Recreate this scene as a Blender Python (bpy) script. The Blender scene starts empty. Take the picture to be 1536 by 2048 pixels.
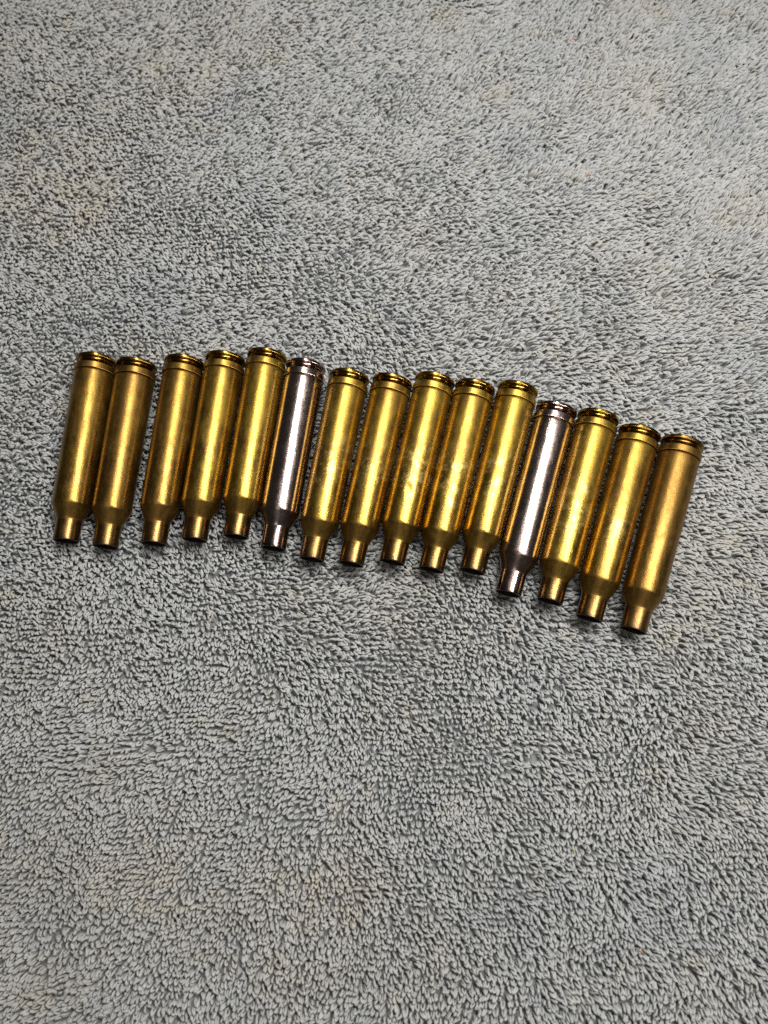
import bpy, math
import numpy as np
from mathutils import Vector, Matrix

# ------------------------------------------------------------------ camera, world, lamps, exposure
MM = 0.001
scene = bpy.context.scene
col = scene.collection
R = math.radians

F_PX, W_PX, H_PX = 1538.0, 1536.0, 2048.0
PITCH, ROLL, DIST = R(15.5), R(-2.0), 251.5
FWD = np.array([math.sin(ROLL), math.sin(PITCH) * math.cos(ROLL), -math.cos(PITCH) * math.cos(ROLL)])
RIGHT = np.array([math.cos(ROLL), -math.sin(ROLL) * math.sin(PITCH), math.sin(ROLL) * math.cos(PITCH)])
UP = np.cross(RIGHT, FWD)
CAM = -DIST * FWD

cam_data = bpy.data.cameras.new("camera")
cam_data.sensor_fit = 'VERTICAL'
cam_data.sensor_height = 24.0
cam_data.lens = F_PX / H_PX * 24.0
cam_data.clip_start = 0.005
cam_data.clip_end = 50.0
cam_data.dof.use_dof = True
cam_data.dof.focus_distance = 0.252
cam_data.dof.aperture_fstop = 7.5
cam = bpy.data.objects.new("camera", cam_data)
m = Matrix.Identity(4)
for i in range(3):
    m[i][0], m[i][1], m[i][2], m[i][3] = RIGHT[i], UP[i], -FWD[i], CAM[i] * MM
cam.matrix_world = m
col.objects.link(cam)
scene.camera = cam

world = bpy.data.worlds.new("World")
scene.world = world
world.use_nodes = True
bg = world.node_tree.nodes["Background"]
bg.inputs["Color"].default_value = (1.0, 0.93, 0.9, 1)
bg.inputs["Strength"].default_value = 0.028

def area_lamp(name, loc, target, sx, sy, watts, color):
    d = bpy.data.lights.new(name, 'AREA')
    d.shape = 'RECTANGLE'
    d.size, d.size_y = sx * MM, sy * MM
    d.energy = watts
    d.color = color
    o = bpy.data.objects.new(name, d)
    o.location = Vector(loc) * MM
    o.rotation_euler = (Vector(target) - Vector(loc)).to_track_quat('-Z', 'Y').to_euler()
    col.objects.link(o)
    return o

# a rectangular lamp panel close above the towel, to the right of and beyond the row
area_lamp("lamp_panel", (135, 96, 430), (0, -60, 0), 400, 75, 3.3, (1.0, 0.975, 0.93))
# soft fill added to brighten the towel, high up on the viewer's side
area_lamp("fill_light", (-120, -330, 1000), (0, -60, 0), 420, 420, 0.8, (1.0, 0.97, 0.93))

scene.view_settings.view_transform = 'Standard'
scene.view_settings.look = 'None'
scene.view_settings.gamma = 1.0
scene.view_settings.use_curve_mapping = False
scene.view_settings.exposure = 0.0
scene.cycles.use_denoising = False
scene.cycles.max_bounces = 8
scene.cycles.glossy_bounces = 5
scene.cycles.diffuse_bounces = 3
scene.cycles.sample_clamp_indirect = 1.5

# ------------------------------------------------------------------ the fifteen casings: mouth x, mouth y, turn (degrees)
SPOTS = [(-101.71, -11.28, 2.98), (-88.71, -13.12, 3.98), (-73.20, -12.13, 4.64), (-60.14, -10.87, 5.49),
         (-46.99, -9.81, 6.42), (-34.77, -13.62, 7.44), (-22.45, -17.12, 9.74), (-9.99, -18.60, 11.52),
         (2.90, -17.96, 12.73), (15.07, -20.35, 13.75), (27.86, -20.81, 15.00), (38.74, -27.78, 16.36),
         (51.32, -30.11, 17.16), (62.94, -35.30, 18.36), (75.98, -38.84, 18.63)]
LEN = 63.5
AXIS_Z_HEAD, AXIS_Z_MOUTH = 6.25, 5.75

def casing_radius(t):            # t: mm from the head face
    return np.interp(t, [0, 1.2, 1.5, 2.1, 3.3, 5.6, 5.61, 51.7, 56.5, 63.5],
                     [6.75, 6.75, 6.0, 6.0, 6.76, 6.76, 6.52, 6.24, 4.03, 4.02])

# ------------------------------------------------------------------ helpers
def vnoise(x, y, scale, seed):
    """smooth value noise in -1..1"""
    x = x / scale + 137.3 * (seed % 17) + 1000.0; y = y / scale + 71.7 * (seed % 23) + 1000.0
    xi = np.floor(x).astype(np.int64); yi = np.floor(y).astype(np.int64)
    fx = x - xi; fy = y - yi
    fx = fx * fx * fx * (fx * (fx * 6 - 15) + 10); fy = fy * fy * fy * (fy * (fy * 6 - 15) + 10)
    def h(a, b):
        n = (a * 374761393 + b * 668265263 + seed * 982451653) & 0xFFFFFFFF
        n = ((n ^ (n >> 13)) * 1274126177) & 0xFFFFFFFF
        n = (n ^ (n >> 16)) & 0xFFFFFFFF
        return n / 2147483648.0 - 1.0
    a = h(xi, yi); b = h(xi + 1, yi); c = h(xi, yi + 1); d = h(xi + 1, yi + 1)
    return (a * (1 - fx) + b * fx) * (1 - fy) + (c * (1 - fx) + d * fx) * fy

def mesh_from_arrays(name, verts, quads, smooth=True):
    me = bpy.data.meshes.new(name)
    nv, nf = len(verts), len(quads)
    me.vertices.add(nv); me.loops.add(nf * 4); me.polygons.add(nf)
    me.vertices.foreach_set("co", np.ascontiguousarray(verts, dtype=np.float32).ravel())
    me.loops.foreach_set("vertex_index", np.ascontiguousarray(quads, dtype=np.int32).ravel())
    me.polygons.foreach_set("loop_start", np.arange(0, nf * 4, 4, dtype=np.int32))
    me.polygons.foreach_set("loop_total", np.full(nf, 4, dtype=np.int32))
    me.polygons.foreach_set("use_smooth", np.full(nf, smooth, dtype=bool))
    me.update(calc_edges=True)
    return me

def link(name, me, mat, parent=None):
    o = bpy.data.objects.new(name, me)
    if mat is not None and len(me.materials) == 0:
        me.materials.append(mat)
    o.parent = parent
    col.objects.link(o)
    return o

class Nodes:
    def __init__(self, name):
        self.mat = bpy.data.materials.new(name)
        self.mat.use_nodes = True
        self.t = self.mat.node_tree
        self.p = self.t.nodes["Principled BSDF"]
        self.out = self.t.nodes["Material Output"]
    def n(self, kind, **kw):
        nd = self.t.nodes.new(kind)
        for k, v in kw.items():
            setattr(nd, k, v)
        return nd
    def l(self, a, b):
        self.t.links.new(a, b)
    def set(self, sock, v):
        if hasattr(v, "is_output"):
            self.l(v, sock)
        else:
            sock.default_value = v
    def math(self, op, a, b=0.0, clamp=False):
        nd = self.n('ShaderNodeMath', operation=op, use_clamp=clamp)
        self.set(nd.inputs[0], a); self.set(nd.inputs[1], b)
        return nd.outputs[0]
    def noise(self, vec, scale, detail=2.0, rough=0.5, w=None):
        nd = self.n('ShaderNodeTexNoise', noise_dimensions='4D' if w is not None else '3D')
        nd.inputs['Scale'].default_value = scale
        nd.inputs['Detail'].default_value = detail
        nd.inputs['Roughness'].default_value = rough
        self.l(vec, nd.inputs['Vector'])
        if w is not None:
            self.set(nd.inputs['W'], w)
        return nd.outputs['Fac']
    def rng(self, v, a, b, c=0.0, d=1.0, smooth=True):
        nd = self.n('ShaderNodeMapRange', interpolation_type='SMOOTHSTEP' if smooth else 'LINEAR')
        self.set(nd.inputs['Value'], v)
        for s, x in zip(('From Min', 'From Max', 'To Min', 'To Max'), (a, b, c, d)):
            self.set(nd.inputs[s], x)
        return nd.outputs['Result']
    def mix(self, f, a, b):
        nd = self.n('ShaderNodeMix', data_type='RGBA')
        self.set(nd.inputs[0], f)
        for s, v in ((nd.inputs[6], a), (nd.inputs[7], b)):
            self.set(s, v if hasattr(v, "is_output") else (*v, 1.0))
        return nd.outputs[2]
    def scalevec(self, vec, s):
        nd = self.n('ShaderNodeMapping'); nd.inputs['Scale'].default_value = s
        self.l(vec, nd.inputs['Vector'])
        return nd.outputs[0]
    def attr(self, name):
        return self.n('ShaderNodeAttribute', attribute_type='OBJECT', attribute_name=name).outputs['Fac']
    def bump(self, height, strength, dist, normal=None):
        nd = self.n('ShaderNodeBump'); nd.inputs['Strength'].default_value = strength
        nd.inputs['Distance'].default_value = dist
        self.set(nd.inputs['Height'], height)
        if normal is not None:
            self.l(normal, nd.inputs['Normal'])
        return nd.outputs[0]

# ------------------------------------------------------------------ materials
def cloth_material():
    k = Nodes("grey_cotton_terry")
    co = k.n('ShaderNodeTexCoord').outputs['Object']
    rnd = k.n('ShaderNodeAttribute', attribute_type='GEOMETRY', attribute_name='yarn_random').outputs['Fac']
    tan_ = k.rng(k.noise(co, 14.0, 3.0, 0.55), 0.50, 0.68)
    blue = k.rng(k.noise(k.scalevec(co, (1.3, 1, 1)), 22.0, 3.0, 0.6), 0.50, 0.66)
    small = k.rng(k.noise(co, 95.0, 2.0, 0.6), 0.56, 0.70)
    c = k.mix(rnd, (0.385, 0.395, 0.40), (0.495, 0.50, 0.495))
    c = k.mix(k.math('MULTIPLY', blue, 0.35), c, (0.31, 0.335, 0.36))
    c = k.mix(k.math('MULTIPLY', tan_, 0.25), c, (0.46, 0.41, 0.30))
    c = k.mix(k.math('MULTIPLY', small, 0.22), c, (0.46, 0.40, 0.27))
    stain = k.n('ShaderNodeAttribute', attribute_type='GEOMETRY', attribute_name='stain').outputs['Fac']
    c = k.mix(k.math('MULTIPLY', stain, k.rng(k.noise(co, 60.0, 4.0, 0.65), 0.30, 0.62), True), c, (0.50, 0.41, 0.26))
    k.l(c, k.p.inputs['Base Color'])
    k.p.inputs['Roughness'].default_value = 0.95
    k.p.inputs['Specular IOR Level'].default_value = 0.15
    k.p.inputs['Sheen Weight'].default_value = 0.25
    k.p.inputs['Sheen Roughness'].default_value = 0.5
    fib = k.noise(co, 5200.0, 2.0, 0.6)
    k.l(k.bump(fib, 0.5, 0.00012), k.p.inputs['Normal'])
    return k.mat

def weave_material():
    k = Nodes("gap_shaded_weave")
    co = k.n('ShaderNodeTexCoord').outputs['Object']
    c = k.mix(k.noise(co, 900.0, 3.0), (0.16, 0.17, 0.18), (0.27, 0.28, 0.28))  # darker than the cotton itself: shade between the loops put into the colour
    k.l(c, k.p.inputs['Base Color'])
    k.p.inputs['Roughness'].default_value = 1.0
    k.p.inputs['Specular IOR Level'].default_value = 0.1
    k.l(k.bump(k.noise(co, 1500.0, 2.0), 0.8, 0.0004), k.p.inputs['Normal'])
    return k.mat

def casing_material(name, bright, deep, dull, rosy, rough, nickel=False):
    """worn metal of a casing; local +Y runs from head (0) to mouth (63.5 mm)"""
    k = Nodes(name)
    co = k.n('ShaderNodeTexCoord').outputs['Object']
    y = k.n('ShaderNodeSeparateXYZ'); k.l(co, y.inputs[0])
    t = k.math('MULTIPLY', y.outputs['Y'], 1000.0)          # mm from the head
    seed = k.math('MULTIPLY', k.attr('seed'), 7.31)
    tarn = k.attr('tarnish')
    frost = k.attr('frost')
    big = k.noise(co, 130.0, 4.0, 0.6, seed)
    mid = k.noise(k.scalevec(co, (1, 0.35, 1)), 480.0, 7.0, 0.75, seed)
    grain = k.noise(co, 3600.0, 2.0, 0.7, seed)
    lathe = k.noise(k.scalevec(co, (0.05, 1, 0.05)), 5200.0, 2.0, 0.6, seed)
    drag = k.noise(k.scalevec(co, (1, 0.04, 1)), 2600.0, 2.0, 0.6, seed)
    # tarnish clouds, deeper where the casing is duller
    cloud = k.rng(k.math('ADD', big, k.math('MULTIPLY', tarn, 0.35)), 0.46, 0.86)
    c = k.mix(cloud, bright, deep)
    c = k.mix(k.math('MULTIPLY', tarn, 0.70, True), c, deep)
    c = k.mix(k.math('MULTIPLY', k.rng(mid, 0.52, 0.72), 0.45), c, dull)
    # heat-tinted neck and mouth
    neck = k.math('MULTIPLY', k.rng(t, 55.0, 58.5), 0.75)
    c = k.mix(neck, c, rosy)
    c = k.mix(k.math('MULTIPLY', k.rng(t, 50.8, 52.2), 0.7), c, tuple(q * 0.9 for q in deep))
    # soot on the outside of the mouth
    c = k.mix(k.math('MULTIPLY', k.rng(k.math('ADD', t, k.math('MULTIPLY', mid, 2.0)), 62.2, 64.4), 0.6), c, (0.07, 0.05, 0.04))
    # small dark spots
    spots = k.rng(k.noise(co, 900.0, 1.0, 0.5, seed), 0.735, 0.79)
    c = k.mix(k.math('MULTIPLY', spots, 0.75), c, (0.05, 0.035, 0.02))
    # frosted handling marks round the middle of the body
    band = k.math('MULTIPLY', k.rng(t, 20.0, 31.0), k.rng(t, 47.0, 36.0))
    fm = k.math('MULTIPLY', k.rng(k.noise(co, 330.0, 7.0, 0.78, seed), 0.47, 0.60), band)
    top = k.math('MULTIPLY', k.rng(t, 17.0, 8.0), k.rng(k.noise(co, 260.0, 5.0, 0.75, seed), 0.55, 0.68))
    fm = k.math('MULTIPLY', k.math('ADD', fm, top, True), frost, True)
    pale = (0.80, 0.76, 0.70) if nickel else (0.80, 0.62, 0.25)
    c = k.mix(k.math('MULTIPLY', fm, 0.55), c, pale)
    k.l(c, k.p.inputs['Base Color'])
    k.p.inputs['Metallic'].default_value = 1.0
    r = k.math('ADD', rough, k.math('MULTIPLY', k.math('SUBTRACT', mid, 0.5), 0.22))
    r = k.math('ADD', r, k.math('MULTIPLY', tarn, 0.12))
    r = k.math('ADD', r, k.math('MULTIPLY', fm, 0.16))
    r = k.math('ADD', r, k.math('MULTIPLY', k.rng(t, 50.5, 53.0), k.attr('shoulder_dull')))
    # the head half is duller than the polished front half; the border is ragged
    t2 = k.math('ADD', t, k.math('MULTIPLY', k.math('SUBTRACT', k.noise(co, 230.0, 5.0, 0.7, seed), 0.5), 26.0))
    r = k.math('ADD', r, k.math('MULTIPLY', k.rng(t2, 36.0, 29.0), 0.03 if nickel else 0.14))
    r = k.math('SUBTRACT', r, k.math('MULTIPLY', k.rng(t, 56.4, 57.4), 0.15 if not nickel else 0.08))
    r = k.math('SUBTRACT', r, k.rng(t, 3.4, 2.9, 0.0, 0.25))
    r = k.math('ADD', r, k.math('MULTIPLY', k.math('SUBTRACT', grain, 0.5), 0.35))
    r = k.math('MAXIMUM', r, 0.12)
    k.l(r, k.p.inputs['Roughness'])
    scr = k.rng(k.noise(k.scalevec(co, (1.0, 0.12, 1.0)), 1500.0, 1.0, 0.5, seed), 0.655, 0.70)
    b = k.bump(k.math('MULTIPLY', grain, k.rng(t, 2.9, 3.4, 0.15, 1.0)), 0.28 if nickel else 0.55, 0.00006)
    b = k.bump(lathe, 0.10, 0.00004, b)
    b = k.bump(drag, 0.08, 0.00004, b)
    b = k.bump(scr, 0.16, 0.00005, b)
    b = k.bump(k.noise(k.scalevec(co, (1, 0.4, 1)), 170.0, 3.0, 0.6, seed), 0.10 if nickel else 0.22, 0.0006, b)
    k.l(b, k.p.inputs['Normal'])
    # a second, tighter lobe: polished high spots between the dull grain
    p2 = k.n('ShaderNodeBsdfPrincipled')
    k.l(c, p2.inputs['Base Color']); p2.inputs['Metallic'].default_value = 1.0
    k.l(k.math('MULTIPLY', r, 0.62), p2.inputs['Roughness']); k.l(b, p2.inputs['Normal'])
    wide = k.math('ADD', r, 0.04 if nickel else k.math('SUBTRACT', k.rng(t, 3.4, 5.6, 0.03, 0.135), k.rng(t, 56.2, 57.0, 0.0, 0.08)))
    k.l(wide, k.p.inputs['Roughness'])
    mx = k.n('ShaderNodeMixShader')
    k.l(k.rng(mid, 0.35, 0.65, *((0.2, 0.6) if nickel else (0.22, 0.62))), mx.inputs[0])
    k.l(p2.outputs[0], mx.inputs[1]); k.l(k.p.outputs[0], mx.inputs[2])
    k.l(mx.outputs[0], k.out.inputs['Surface'])
    return k.mat

def soot_material():
    k = Nodes("powder_soot")
    co = k.n('ShaderNodeTexCoord').outputs['Object']
    k.l(k.mix(k.noise(co, 900.0, 3.0), (0.008, 0.007, 0.006), (0.02, 0.015, 0.011)), k.p.inputs['Base Color'])
    k.p.inputs['Roughness'].default_value = 0.7
    k.p.inputs['Metallic'].default_value = 0.3
    return k.mat

M_SOOT = soot_material()
M_CLOTH, M_WEAVE = cloth_material(), weave_material()
M_BRASS = casing_material("fired_brass", (0.44, 0.287, 0.047), (0.22, 0.125, 0.032), (0.34, 0.222, 0.07), (0.215, 0.13, 0.075), 0.275)
M_NICKEL = casing_material("nickel_plate", (0.48, 0.385, 0.35), (0.35, 0.26, 0.23), (0.40, 0.31, 0.28), (0.27, 0.20, 0.17), 0.175, True)

def simple_material(name, c, rough=0.8):
    k = Nodes(name)
    co = k.n('ShaderNodeTexCoord').outputs['Object']
    k.l(k.mix(k.noise(co, 2500.0, 2.0), c, tuple(x * 0.6 for x in c)), k.p.inputs['Base Color'])
    k.p.inputs['Roughness'].default_value = rough
    return k.mat

# ------------------------------------------------------------------ the towel
def towel_height(x, y):
    near = np.exp(-(((x + 8) / 125.0) ** 2 + ((y - 8) / 52.0) ** 2) ** 2)
    h = 1.5 * vnoise(x, y, 62.0, 3) + 0.7 * vnoise(x, y, 27.0, 5)
    h = h * (1 - 0.9 * near)
    for (px, py, wd, dp) in DIPS:
        p = on_towel(px, py)
        h = h - dp * np.exp(-(((x - p[0]) / wd) ** 2 + ((y - p[1]) / (wd * 0.6)) ** 2))
    return h

# small hollows where the pile parts: spot in the photograph, width mm, depth mm
DIPS = [(884, 1412, 4.0, 1.5), (615, 400, 3.5, 1.3), (1090, 470, 4.5, 1.1), (740, 470, 4.0, 1.0), (1400, 1860, 4.0, 1.0), (560, 1215, 3.5, 1.0), (1440, 120, 7.0, 1.2)]

def on_towel(px, py, z=0.0):
    """where the towel point seen at a spot of the photograph lies"""
    d = FWD + RIGHT * (px - W_PX / 2) / F_PX - UP * (py - H_PX / 2) / F_PX
    s = (z - CAM[2]) / d[2]
    return CAM + d * s

def in_view(x, y, margin):
    """inside the outline of the towel area that the photograph shows, grown by margin mm"""
    c = [on_towel(0, 0), on_towel(W_PX, 0), on_towel(W_PX, H_PX), on_towel(0, H_PX)]
    ok = np.ones_like(x, dtype=bool)
    for i in range(4):
        a, b = c[i], c[(i + 1) % 4]
        ex, ey = b[0] - a[0], b[1] - a[1]
        L = math.hypot(ex, ey)
        ok &= ((x - a[0]) * ey - (y - a[1]) * ex) / L > -margin
    return ok

PILE = 3.1
def make_base():
    nx, ny = 110, 120
    X, Y = np.meshgrid(np.linspace(-275, 265, nx), np.linspace(-265, 330, ny))
    x, y = X.ravel(), Y.ravel()
    zt = towel_height(x, y) - PILE
    n = nx * ny
    v = np.concatenate([np.stack([x, y, zt], 1), np.stack([x, y, zt - 0.8], 1)]) * MM
    i = (np.arange(ny - 1)[:, None] * nx + np.arange(nx - 1)[None, :]).ravel()
    q = np.stack([i, i + 1, i + 1 + nx, i + nx], 1)
    allq = [q, q[:, ::-1] + n]
    e = np.concatenate([np.arange(nx), np.arange(1, ny) * nx + nx - 1,
                        (ny - 1) * nx + np.arange(nx - 2, -1, -1), np.arange(ny - 2, -1, -1) * nx])
    a, b = e[:-1], e[1:]
    allq.append(np.stack([b, a, a + n, b + n], 1))
    return mesh_from_arrays("towel", v, np.concatenate(allq))

towel = link("towel", make_base(), M_WEAVE)
towel["label"] = "worn grey looped terry towel spread flat under the row of casings"
towel["category"] = "towel"

def loop_sites(px, py, seed, rot):
    g = np.random.default_rng(seed)
    i, j = np.meshgrid(np.arange(-int(420 / px), int(420 / px)), np.arange(-int(440 / py), int(440 / py)))
    x = (i + 0.5 * (j % 2)) * px; y = j * py * 1.0
    x = x.ravel() + g.normal(0, 0.20, x.size) * px; y = y.ravel() + g.normal(0, 0.09, y.size) * py
    c, s = math.cos(rot), math.sin(rot)
    x, y = c * x - s * y, s * x + c * y
    return x + 1.2 * vnoise(x, y, 19.0, 8), y + 1.0 * vnoise(x, y, 16.0, 9) + 0.5 * vnoise(x, y, 5.5, 10)

def build_loops(x, y, seed, rings, sides, thick, size):
    """one yarn loop per site: a twisted hairpin that rises from the weave and flops along the nap"""
    g = np.random.default_rng(seed)
    n = len(x)
    # nap direction: towards the viewer below, sideways in the middle, away at the top
    upper = np.clip((y + 75) / 70.0, 0, 1)
    far = np.clip((y - 60) / 70.0, 0, 1)
    base = np.interp(y, [-150, -70, 0, 220], [-92, -80, -22, -4])
    ang = base + (45 - 22 * upper) * vnoise(x, y, 44.0, 21) + (42 - 24 * upper) * vnoise(x, y, 17.0, 22) + (30 - 14 * upper) * vnoise(x, y, 6.0, 23)
    ang += 24 * np.clip(x / 110.0, -1, 1) * (1 - upper) + 16 * np.clip(x / 120.0, -1, 1) * far
    ang += np.where(g.random(n) < 0.08 * upper + 0.04 - 0.03 * far, 180.0, 0.0)
    ang = np.radians(ang + g.normal(0, 1, n) * (24 - 9 * upper))
    flop = np.clip(0.60 + 0.12 * upper + 0.20 * vnoise(x, y, 12.0, 31) + 0.14 * vnoise(x, y, 33.0, 32) + g.normal(0, 0.14, n), 0.12, 1.0)
    length = size * (2.85 + 0.85 * upper + 0.15 * far + 0.35 * vnoise(x, y, 9.0, 41) + g.normal(0, 0.25, n))
    half = size * (1 + 0.12 * upper) * np.clip(g.normal(0.40, 0.08, n), 0.24, 0.62)
    phi = g.normal(0, 1, n) * (0.8 - 0.35 * upper)
    twist = g.normal(0.0, 1, n) * (1.5 - 0.5 * upper)
    rad = thick * np.clip(g.normal(0.40, 0.04, n), 0.30, 0.50) * (1 + 0.02 * upper + 0.10 * far)
    u = np.stack([np.cos(ang), np.sin(ang), np.zeros(n)], 1)
    w = np.stack([-np.sin(ang), np.cos(ang), np.zeros(n)], 1)
    zz = np.array([0, 0, 1.0])
    h0 = towel_height(x, y)
    k = (rings - 1) // 2
    q = 1 - (np.linspace(1, 0, k + 1)) ** 1.7
    s = np.concatenate([q, q[-2::-1]])
    sign = np.concatenate([np.ones(k), [0], -np.ones(k)])
    # spine: an arc that starts upright and turns over by bend
    bend = flop * 1.95
    def spine(qq):
        th = bend[:, None] * qq[None, :] + 0.02
        b = bend[:, None] + 0.02
        hx = length[:, None] * (1 - np.cos(th)) / b
        hz = length[:, None] * np.sin(th) / b
        return hx, hz, th
    hx, hz, th = spine(s)
    scale_z = (PILE * 0.92 + 0.25 * vnoise(x, y, 5.0, 51) + g.normal(0, 0.16, n)) / np.maximum(hz.max(1), 0.3)
    scale_z = np.clip(scale_z, 0.5, 1.7)
    hz = hz * scale_z[:, None]
    tang = np.sin(th)[..., None] * u[:, None] + np.cos(th)[..., None] * zz
    nrm = np.cos(th)[..., None] * u[:, None] - np.sin(th)[..., None] * zz
    rot = phi[:, None] + twist[:, None] * s[None, :]
    off = np.cos(rot)[..., None] * w[:, None] + np.sin(rot)[..., None] * nrm
    wid = half[:, None] * np.sqrt(np.clip(1 - s ** 4, 0, 1))[None, :] * (0.65 + 0.5 * np.sin(np.pi * s))[None, :]
    P = np.stack([x, y, h0 - PILE], 1)[:, None] + hx[..., None] * u[:, None] + hz[..., None] * zz
    P = P + (sign * 1.0)[None, :, None] * wid[..., None] * off
    P[:, :, :2] += g.normal(0, 0.05, (n, len(s), 2))
    # pressed down under the casings
    lim = np.full(P.shape[:2], 99.0)
    for (mx, my, a) in SPOTS:
        a = math.radians(a)
        ax, ay = math.sin(a), math.cos(a)
        dx, dy = P[..., 0] - mx, P[..., 1] - my
        al = dx * ax + dy * ay
        la = dx * ay - dy * ax
        t = LEN - al
        rr = casing_radius(np.clip(t, 0, LEN)) + rad[:, None] + 0.05
        zax = AXIS_Z_MOUTH + (AXIS_Z_HEAD - AXIS_Z_MOUTH) * al / LEN
        inside = (np.abs(la) < rr) & (t > -0.4) & (t < LEN + 0.4)
        bot = zax - np.sqrt(np.clip(rr ** 2 - la ** 2, 0, None))
        lim = np.where(inside, np.minimum(lim, bot), lim)
    P[..., 2] = np.minimum(P[..., 2], lim)
    # sweep a round yarn along the curve
    T = np.empty_like(P)
    T[:, 1:-1] = P[:, 2:] - P[:, :-2]; T[:, 0] = P[:, 1] - P[:, 0]; T[:, -1] = P[:, -1] - P[:, -2]
    T /= np.linalg.norm(T, axis=2, keepdims=True) + 1e-9
    ref = np.broadcast_to((off[:, k] * 0.1 + np.cross(off[:, k], tang[:, k]))[:, None], P.shape)
    B = np.cross(T, ref); B /= np.linalg.norm(B, axis=2, keepdims=True) + 1e-9
    N = np.cross(B, T)
    a = np.arange(sides) * 2 * np.pi / sides + np.pi / 4
    rr = rad[:, None] * (1 + 0.10 * g.normal(0, 1, (n, len(s))))
    V = P[:, :, None] + rr[:, :, None, None] * (np.cos(a)[None, None, :, None] * N[:, :, None] + np.sin(a)[None, None, :, None] * B[:, :, None])
    nr = len(s)
    ri = np.arange(nr - 1)[:, None] * sides; si = np.arange(sides)[None, :]
    s2 = (si + 1) % sides
    q4 = np.stack([ri + si, ri + s2, ri + sides + s2, ri + sides + si], -1).reshape(-1, 4)
    Q = (q4[None] + (np.arange(n) * nr * sides)[:, None, None]).reshape(-1, 4)
    rv = np.repeat(g.random(n), nr * sides)
    return V.reshape(-1, 3) * MM, Q, rv

x, y = loop_sites(1.22, 1.62, 1, R(3))
keep = in_view(x, y, 7) & (y < -95)
va, qa, ra = build_loops(x[keep], y[keep], 2, 9, 4, 0.9, 0.92)
n_near = keep.sum()
keep = in_view(x, y, 7) & (y >= -95)
vc, qc, rc = build_loops(x[keep], y[keep], 12, 7, 4, 0.9, 0.92)
va, qa, ra = np.concatenate([va, vc]), np.concatenate([qa, qc + len(va)]), np.concatenate([ra, rc])
x, y = loop_sites(2.3, 3.0, 3, R(3))
keep = ~in_view(x, y, 6.5) & in_view(x, y, 45)
vb, qb, rb = build_loops(x[keep], y[keep], 4, 5, 3, 1.7, 1.3)
print("loops", n_near, keep.sum(), "tris", 2 * (len(qa) + len(qb)))
me = mesh_from_arrays("terry_loops", np.concatenate([va, vb]), np.concatenate([qa, qb + len(va)]))
at = me.attributes.new("yarn_random", 'FLOAT', 'POINT')
at.data.foreach_set("value", np.concatenate([ra, rb]).astype(np.float32))
# old tan stains: spot in the photograph, width mm, strength
STAINS = [(110, 300, 26, .7), (150, 430, 20, .6), (40, 60, 24, .55), (470, 60, 22, .45), (1330, 560, 30, .3), (1000, 190, 8, .6),
          (230, 1560, 11, .7), (20, 1660, 14, .75), (560, 1860, 22, .6), (690, 1800, 16, .5), (80, 1290, 20, .4), (1290, 30, 14, .4),
          (60, 1900, 24, .5), (300, 1750, 18, .45), (1180, 1575, 6, .5), (1300, 170, 9, .25), (350, 1790, 10, .4), (620, 405, 7, .5)]
co = np.concatenate([va, vb]) / MM
st = np.zeros(len(co))
for (px, py, wd, sg) in STAINS:
    p = on_towel(px, py)
    st += sg * np.exp(-((co[:, 0] - p[0]) ** 2 + (co[:, 1] - p[1]) ** 2) / wd ** 2)
at = me.attributes.new("stain", 'FLOAT', 'POINT')
at.data.foreach_set("value", np.clip(st * 0.42, 0, 0.5).astype(np.float32))
loops = link("terry_loops", me, M_CLOTH, towel)
loops["kind"] = "stuff"

# ------------------------------------------------------------------ casings
SEG = 72
def lathe(name, prof, offset=(0, 0), closed_end=None):
    """prof: list of (mm from head, radius mm) along local +Y"""
    a = np.arange(SEG) * 2 * np.pi / SEG
    p = np.array(prof, dtype=float)
    v = np.stack([p[:, 1:2] * np.cos(a), np.broadcast_to(p[:, 0:1], (len(p), SEG)), p[:, 1:2] * np.sin(a)], -1)
    i = np.arange(len(p) - 1)[:, None] * SEG; j = np.arange(SEG)[None]
    j2 = (j + 1) % SEG
    q = np.stack([i + j, i + SEG + j, i + SEG + j2, i + j2], -1).reshape(-1, 4)
    return v.reshape(-1, 3), q

def arc(c, r, a0, a1, n=4):
    return [(c[0] + r * math.cos(R(a0 + (a1 - a0) * k / n)), c[1] + r * math.sin(R(a0 + (a1 - a0) * k / n))) for k in range(n + 1)]

rim_prof = [(0.05, 0.02), (0.05, 2.2), (0.0, 2.35), (0.0, 2.75), (0.0, 6.35)] + arc((0.28, 6.47), 0.28, 180, 90, 4)[1:] + \
           [(0.40, 6.75), (0.83, 6.75), (0.95, 6.75)] + arc((0.95, 6.57), 0.18, 90, 10, 3) + [(1.18, 6.3), (1.20, 6.1)]
groove_prof = [(1.20, 6.1), (1.21, 5.75), (1.27, 5.58), (1.40, 5.52), (1.55, 5.50), (1.85, 5.50), (1.98, 5.54), (2.12, 5.68), (2.85, 6.30), (3.0, 6.41), (3.10, 6.46)]
belt_prof = [(3.10, 6.46), (3.15, 6.60)] + arc((3.31, 6.62), 0.14, 170, 90, 3) + [(3.42, 6.762), (4.2, 6.765), (5.15, 6.76), (5.28, 6.76)] + \
            arc((5.28, 6.62), 0.14, 90, 20, 3) + [(5.43, 6.45), (5.45, 6.10), (5.50, 5.98)]
body_prof = [(5.50, 5.98), (5.62, 5.98), (5.67, 6.15), (5.71, 6.40), (5.77, 6.47), (5.95, 6.51), (6.4, 6.525), (8.0, 6.535), (10, 6.515)] + \
            [(t, 6.515 + (6.24 - 6.515) * (t - 10) / 41.2) for t in np.linspace(11, 50.6, 40)] + \
            [(51.1, 6.235), (51.45, 6.215), (51.75, 6.15)]
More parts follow.
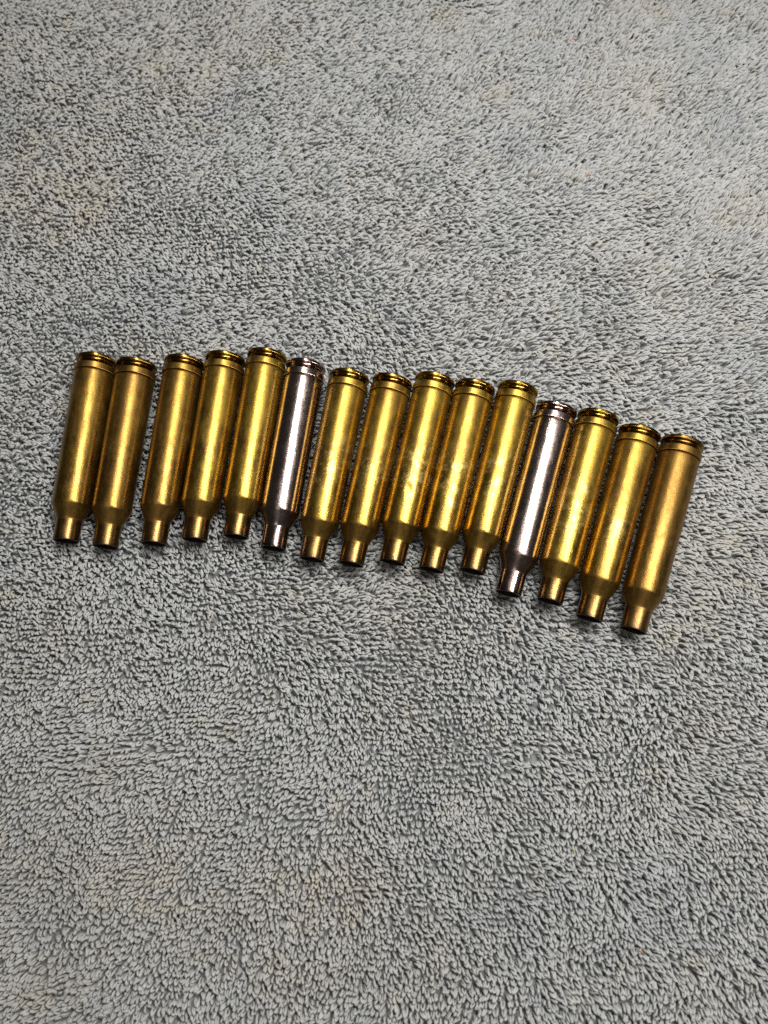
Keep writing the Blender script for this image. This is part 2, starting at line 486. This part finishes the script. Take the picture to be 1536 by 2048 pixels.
shoulder_prof = [(51.75, 6.15), (51.95, 6.07), (52.6, 5.78), (53.6, 5.32), (54.6, 4.86), (55.5, 4.45), (56.0, 4.24), (56.3, 4.13), (56.6, 4.06)]
neck_prof = [(56.6, 4.06), (57.0, 4.03), (58.5, 4.02), (60.5, 4.02), (62.2, 4.03), (62.95, 4.035), (63.2, 4.03), (63.32, 4.02), (63.45, 3.97),
             (63.5, 3.92), (63.5, 3.84), (63.47, 3.80)]
bore_prof = [(63.47, 3.80), (63.3, 3.76), (62.6, 3.74), (57.0, 3.72), (56.2, 3.82), (54.0, 4.7), (51.8, 5.6), (49, 5.72), (36, 5.6), (35.8, 0.02)]
PROFILES = [("body", body_prof), ("belt", belt_prof), ("extractor_groove", groove_prof), ("rim", rim_prof),
            ("shoulder", shoulder_prof), ("neck", neck_prof)]

def dent(v, t0, ang, depth, rt, ra):
    a = np.arctan2(v[:, 2], v[:, 0]); r = np.hypot(v[:, 0], v[:, 2])
    k = depth * np.exp(-((v[:, 1] - t0) / rt) ** 2 - ((a - ang) / ra) ** 2)
    out = v.copy()
    out[:, 0] *= (r - k) / r; out[:, 2] *= (r - k) / r
    return out

# which one, what sets it apart, tarnish, frost, seed, nickel, shoulder dulling
CASES = [
    ("brass rifle casing at the left end of the row", 0.62, 0.0, 1.3, False),
    ("dull brass rifle casing second from the left end, just before the gap in the row", 0.84, 0.0, 2.9, False),
    ("brass rifle casing third from the left end, just after the gap in the row", 0.66, 0.0, 4.1, False),
    ("brass rifle casing fourth from the left end of the row", 0.34, 0.1, 5.7, False),
    ("bright brass rifle casing directly left of the silvery casing nearest the gap", 0.24, 0.1, 7.2, False),
    ("silvery nickel-plated rifle casing sixth from the left, nearer the gap", 0.2, 0.0, 8.8, True),
    ("brass rifle casing directly right of the silvery casing nearest the gap", 0.30, 0.75, 9.4, False),
    ("brass rifle casing eighth from either end, in the middle of the row", 0.42, 0.55, 11.6, False),
    ("brass rifle casing with a small dent, ninth from the left end", 0.22, 0.9, 12.1, False),
    ("brass rifle casing with a frosty mark, tenth from the left end", 0.30, 0.9, 14.5, False),
    ("brass rifle casing directly left of the silvery casing nearer the right end", 0.20, 0.7, 15.3, False),
    ("silvery nickel-plated rifle casing fourth from the right end of the row", 0.25, 0.0, 17.9, True),
    ("brass rifle casing directly right of the silvery casing nearer the right end", 0.22, 0.8, 18.2, False),
    ("scuffed brass rifle casing second from the right end of the row", 0.52, 0.5, 20.7, False),
    ("dull brownish brass rifle casing at the right end of the row", 1.2, 0.1, 22.4, False),
]
meshes = {}
for nick in (False, True):
    for nm, prof in PROFILES:
        v, q = lathe(nm, prof)
        me = mesh_from_arrays(nm, v * MM, q)
        me.materials.append(M_NICKEL if nick else M_BRASS)
        meshes[nm, nick] = me
v, q = lathe("body", body_prof)
v = dent(v, 40.5, R(92), 0.30, 1.1, 0.13)
v = dent(v, 42.4, R(99), 0.22, 1.3, 0.12)
dented = mesh_from_arrays("body", v * MM, q)
dented.materials.append(M_BRASS)

v, q = lathe("bore", bore_prof)
bore_mesh = mesh_from_arrays("bore", v * MM, q)
bore_mesh.materials.append(M_SOOT)

GROUP = "spent rifle casings laid side by side in a row on the towel"
for i, ((mx, my, turn), (label, tarn, frost, seed, nick)) in enumerate(zip(SPOTS, CASES)):
    a = R(turn)
    ax = np.array([math.sin(a), math.cos(a)])
    head = np.array([mx, my]) + ax * LEN
    root = bpy.data.objects.new("rifle_casing", None)
    root.empty_display_size = 0.01
    # local +Y runs from head to mouth; the root sits where the head rests on the pile
    tilt = math.atan2(AXIS_Z_HEAD - AXIS_Z_MOUTH, LEN)
    root.location = Vector((head[0], head[1], AXIS_Z_HEAD - 6.76)) * MM
    root.rotation_euler = (-tilt, 0, math.pi - a)
    root["label"] = label
    root["category"] = "casing"
    root["group"] = GROUP
    col.objects.link(root)
    for nm, prof in PROFILES:
        me = dented if (nm == "body" and i == 8) else meshes[nm, nick]
        o = bpy.data.objects.new(nm, me)
        o.parent = root
        o.location = (0, 0, 6.76 * MM)
        o["seed"] = seed
        o["tarnish"] = tarn
        o["frost"] = frost
        o["shoulder_dull"] = 0.08 if nick else 0.16
        col.objects.link(o)
        if nm == "neck":
            bore = bpy.data.objects.new("bore", bore_mesh)
            bore.parent = o
            col.objects.link(bore)

# ------------------------------------------------------------------ crumbs and stray fibres on the pile
def fibre(name, px, py, length, rad, ang, mat, label, cat, group=None):
    p = on_towel(px, py)
    g = np.random.default_rng(int(px * 7 + py))
    n, sd = 7, 6
    s = np.linspace(-0.5, 0.5, n)
    bendy = g.uniform(-0.5, 0.5)
    cx = s * length; cy = bendy * length * (s ** 2) * 1.6; cz = 0.25 + 0.15 * np.cos(s * 5)
    r = rad * np.sqrt(np.clip(1.02 - (2 * s) ** 4, 0.03, 1)) * (1 + 0.12 * g.normal(0, 1, n))
    t = np.stack([np.gradient(cx), np.gradient(cy)], 1); t /= np.linalg.norm(t, axis=1, keepdims=True)
    a = np.arange(sd) * 2 * np.pi / sd
    V = np.empty((n, sd, 3))
    V[..., 0] = cx[:, None] - t[:, 1:2] * np.cos(a) * r[:, None]
    V[..., 1] = cy[:, None] + t[:, 0:1] * np.cos(a) * r[:, None]
    V[..., 2] = cz[:, None] + np.sin(a) * r[:, None]
    ri = np.arange(n - 1)[:, None] * sd; si = np.arange(sd)[None]; s2 = (si + 1) % sd
    q = np.stack([ri + si, ri + s2, ri + sd + s2, ri + sd + si], -1).reshape(-1, 4)
    o = link(name, mesh_from_arrays(name, V.reshape(-1, 3) * MM, q), mat)
    z = float(towel_height(np.array([p[0]]), np.array([p[1]]))[0])
    o.location = Vector((p[0], p[1], z)) * MM
    o.rotation_euler = (0, 0, ang)
    o["label"] = label; o["category"] = cat
    if group:
        o["group"] = group

M_ORANGE = simple_material("orange_fibre", (0.62, 0.27, 0.10))
M_STRAW = simple_material("straw_fibre", (0.60, 0.46, 0.16))
M_BLACK = simple_material("black_crumb", (0.02, 0.018, 0.018))
LINT = "stray orange fibres caught in the towel"
fibre("crumb", 77, 222, 1.1, 0.42, 0.6, M_BLACK, "tiny black crumb on the towel near its upper left corner", "crumb")
fibre("stray_fibre", 1148, 81, 2.2, 0.20, -0.35, M_ORANGE, "tiny orange fibre on the towel close to the top edge of the photo", "fibre", LINT)
fibre("stray_fibre", 1178, 350, 1.9, 0.24, 0.15, M_ORANGE, "tiny orange fibre on the towel above the right-hand casings", "fibre", LINT)
fibre("stray_fibre", 1249, 340, 1.1, 0.20, 0.9, M_ORANGE, "shortest orange fibre, just right of the one above the right-hand casings", "fibre", LINT)
fibre("stray_fibre", 1280, 1901, 1.7, 0.20, -0.5, M_ORANGE, "tiny orange fibre on the towel near the lower right corner", "fibre", LINT)
fibre("stray_fibre", 1147, 1703, 1.0, 0.22, 1.2, M_STRAW, "tiny straw-yellow fibre on the towel below the right-hand casings", "fibre", "stray straw fibres")
fibre("stray_fibre", 130, 51, 1.0, 0.20, 0.4, M_ORANGE, "tiny orange fibre on the towel in the top left corner", "fibre", LINT)
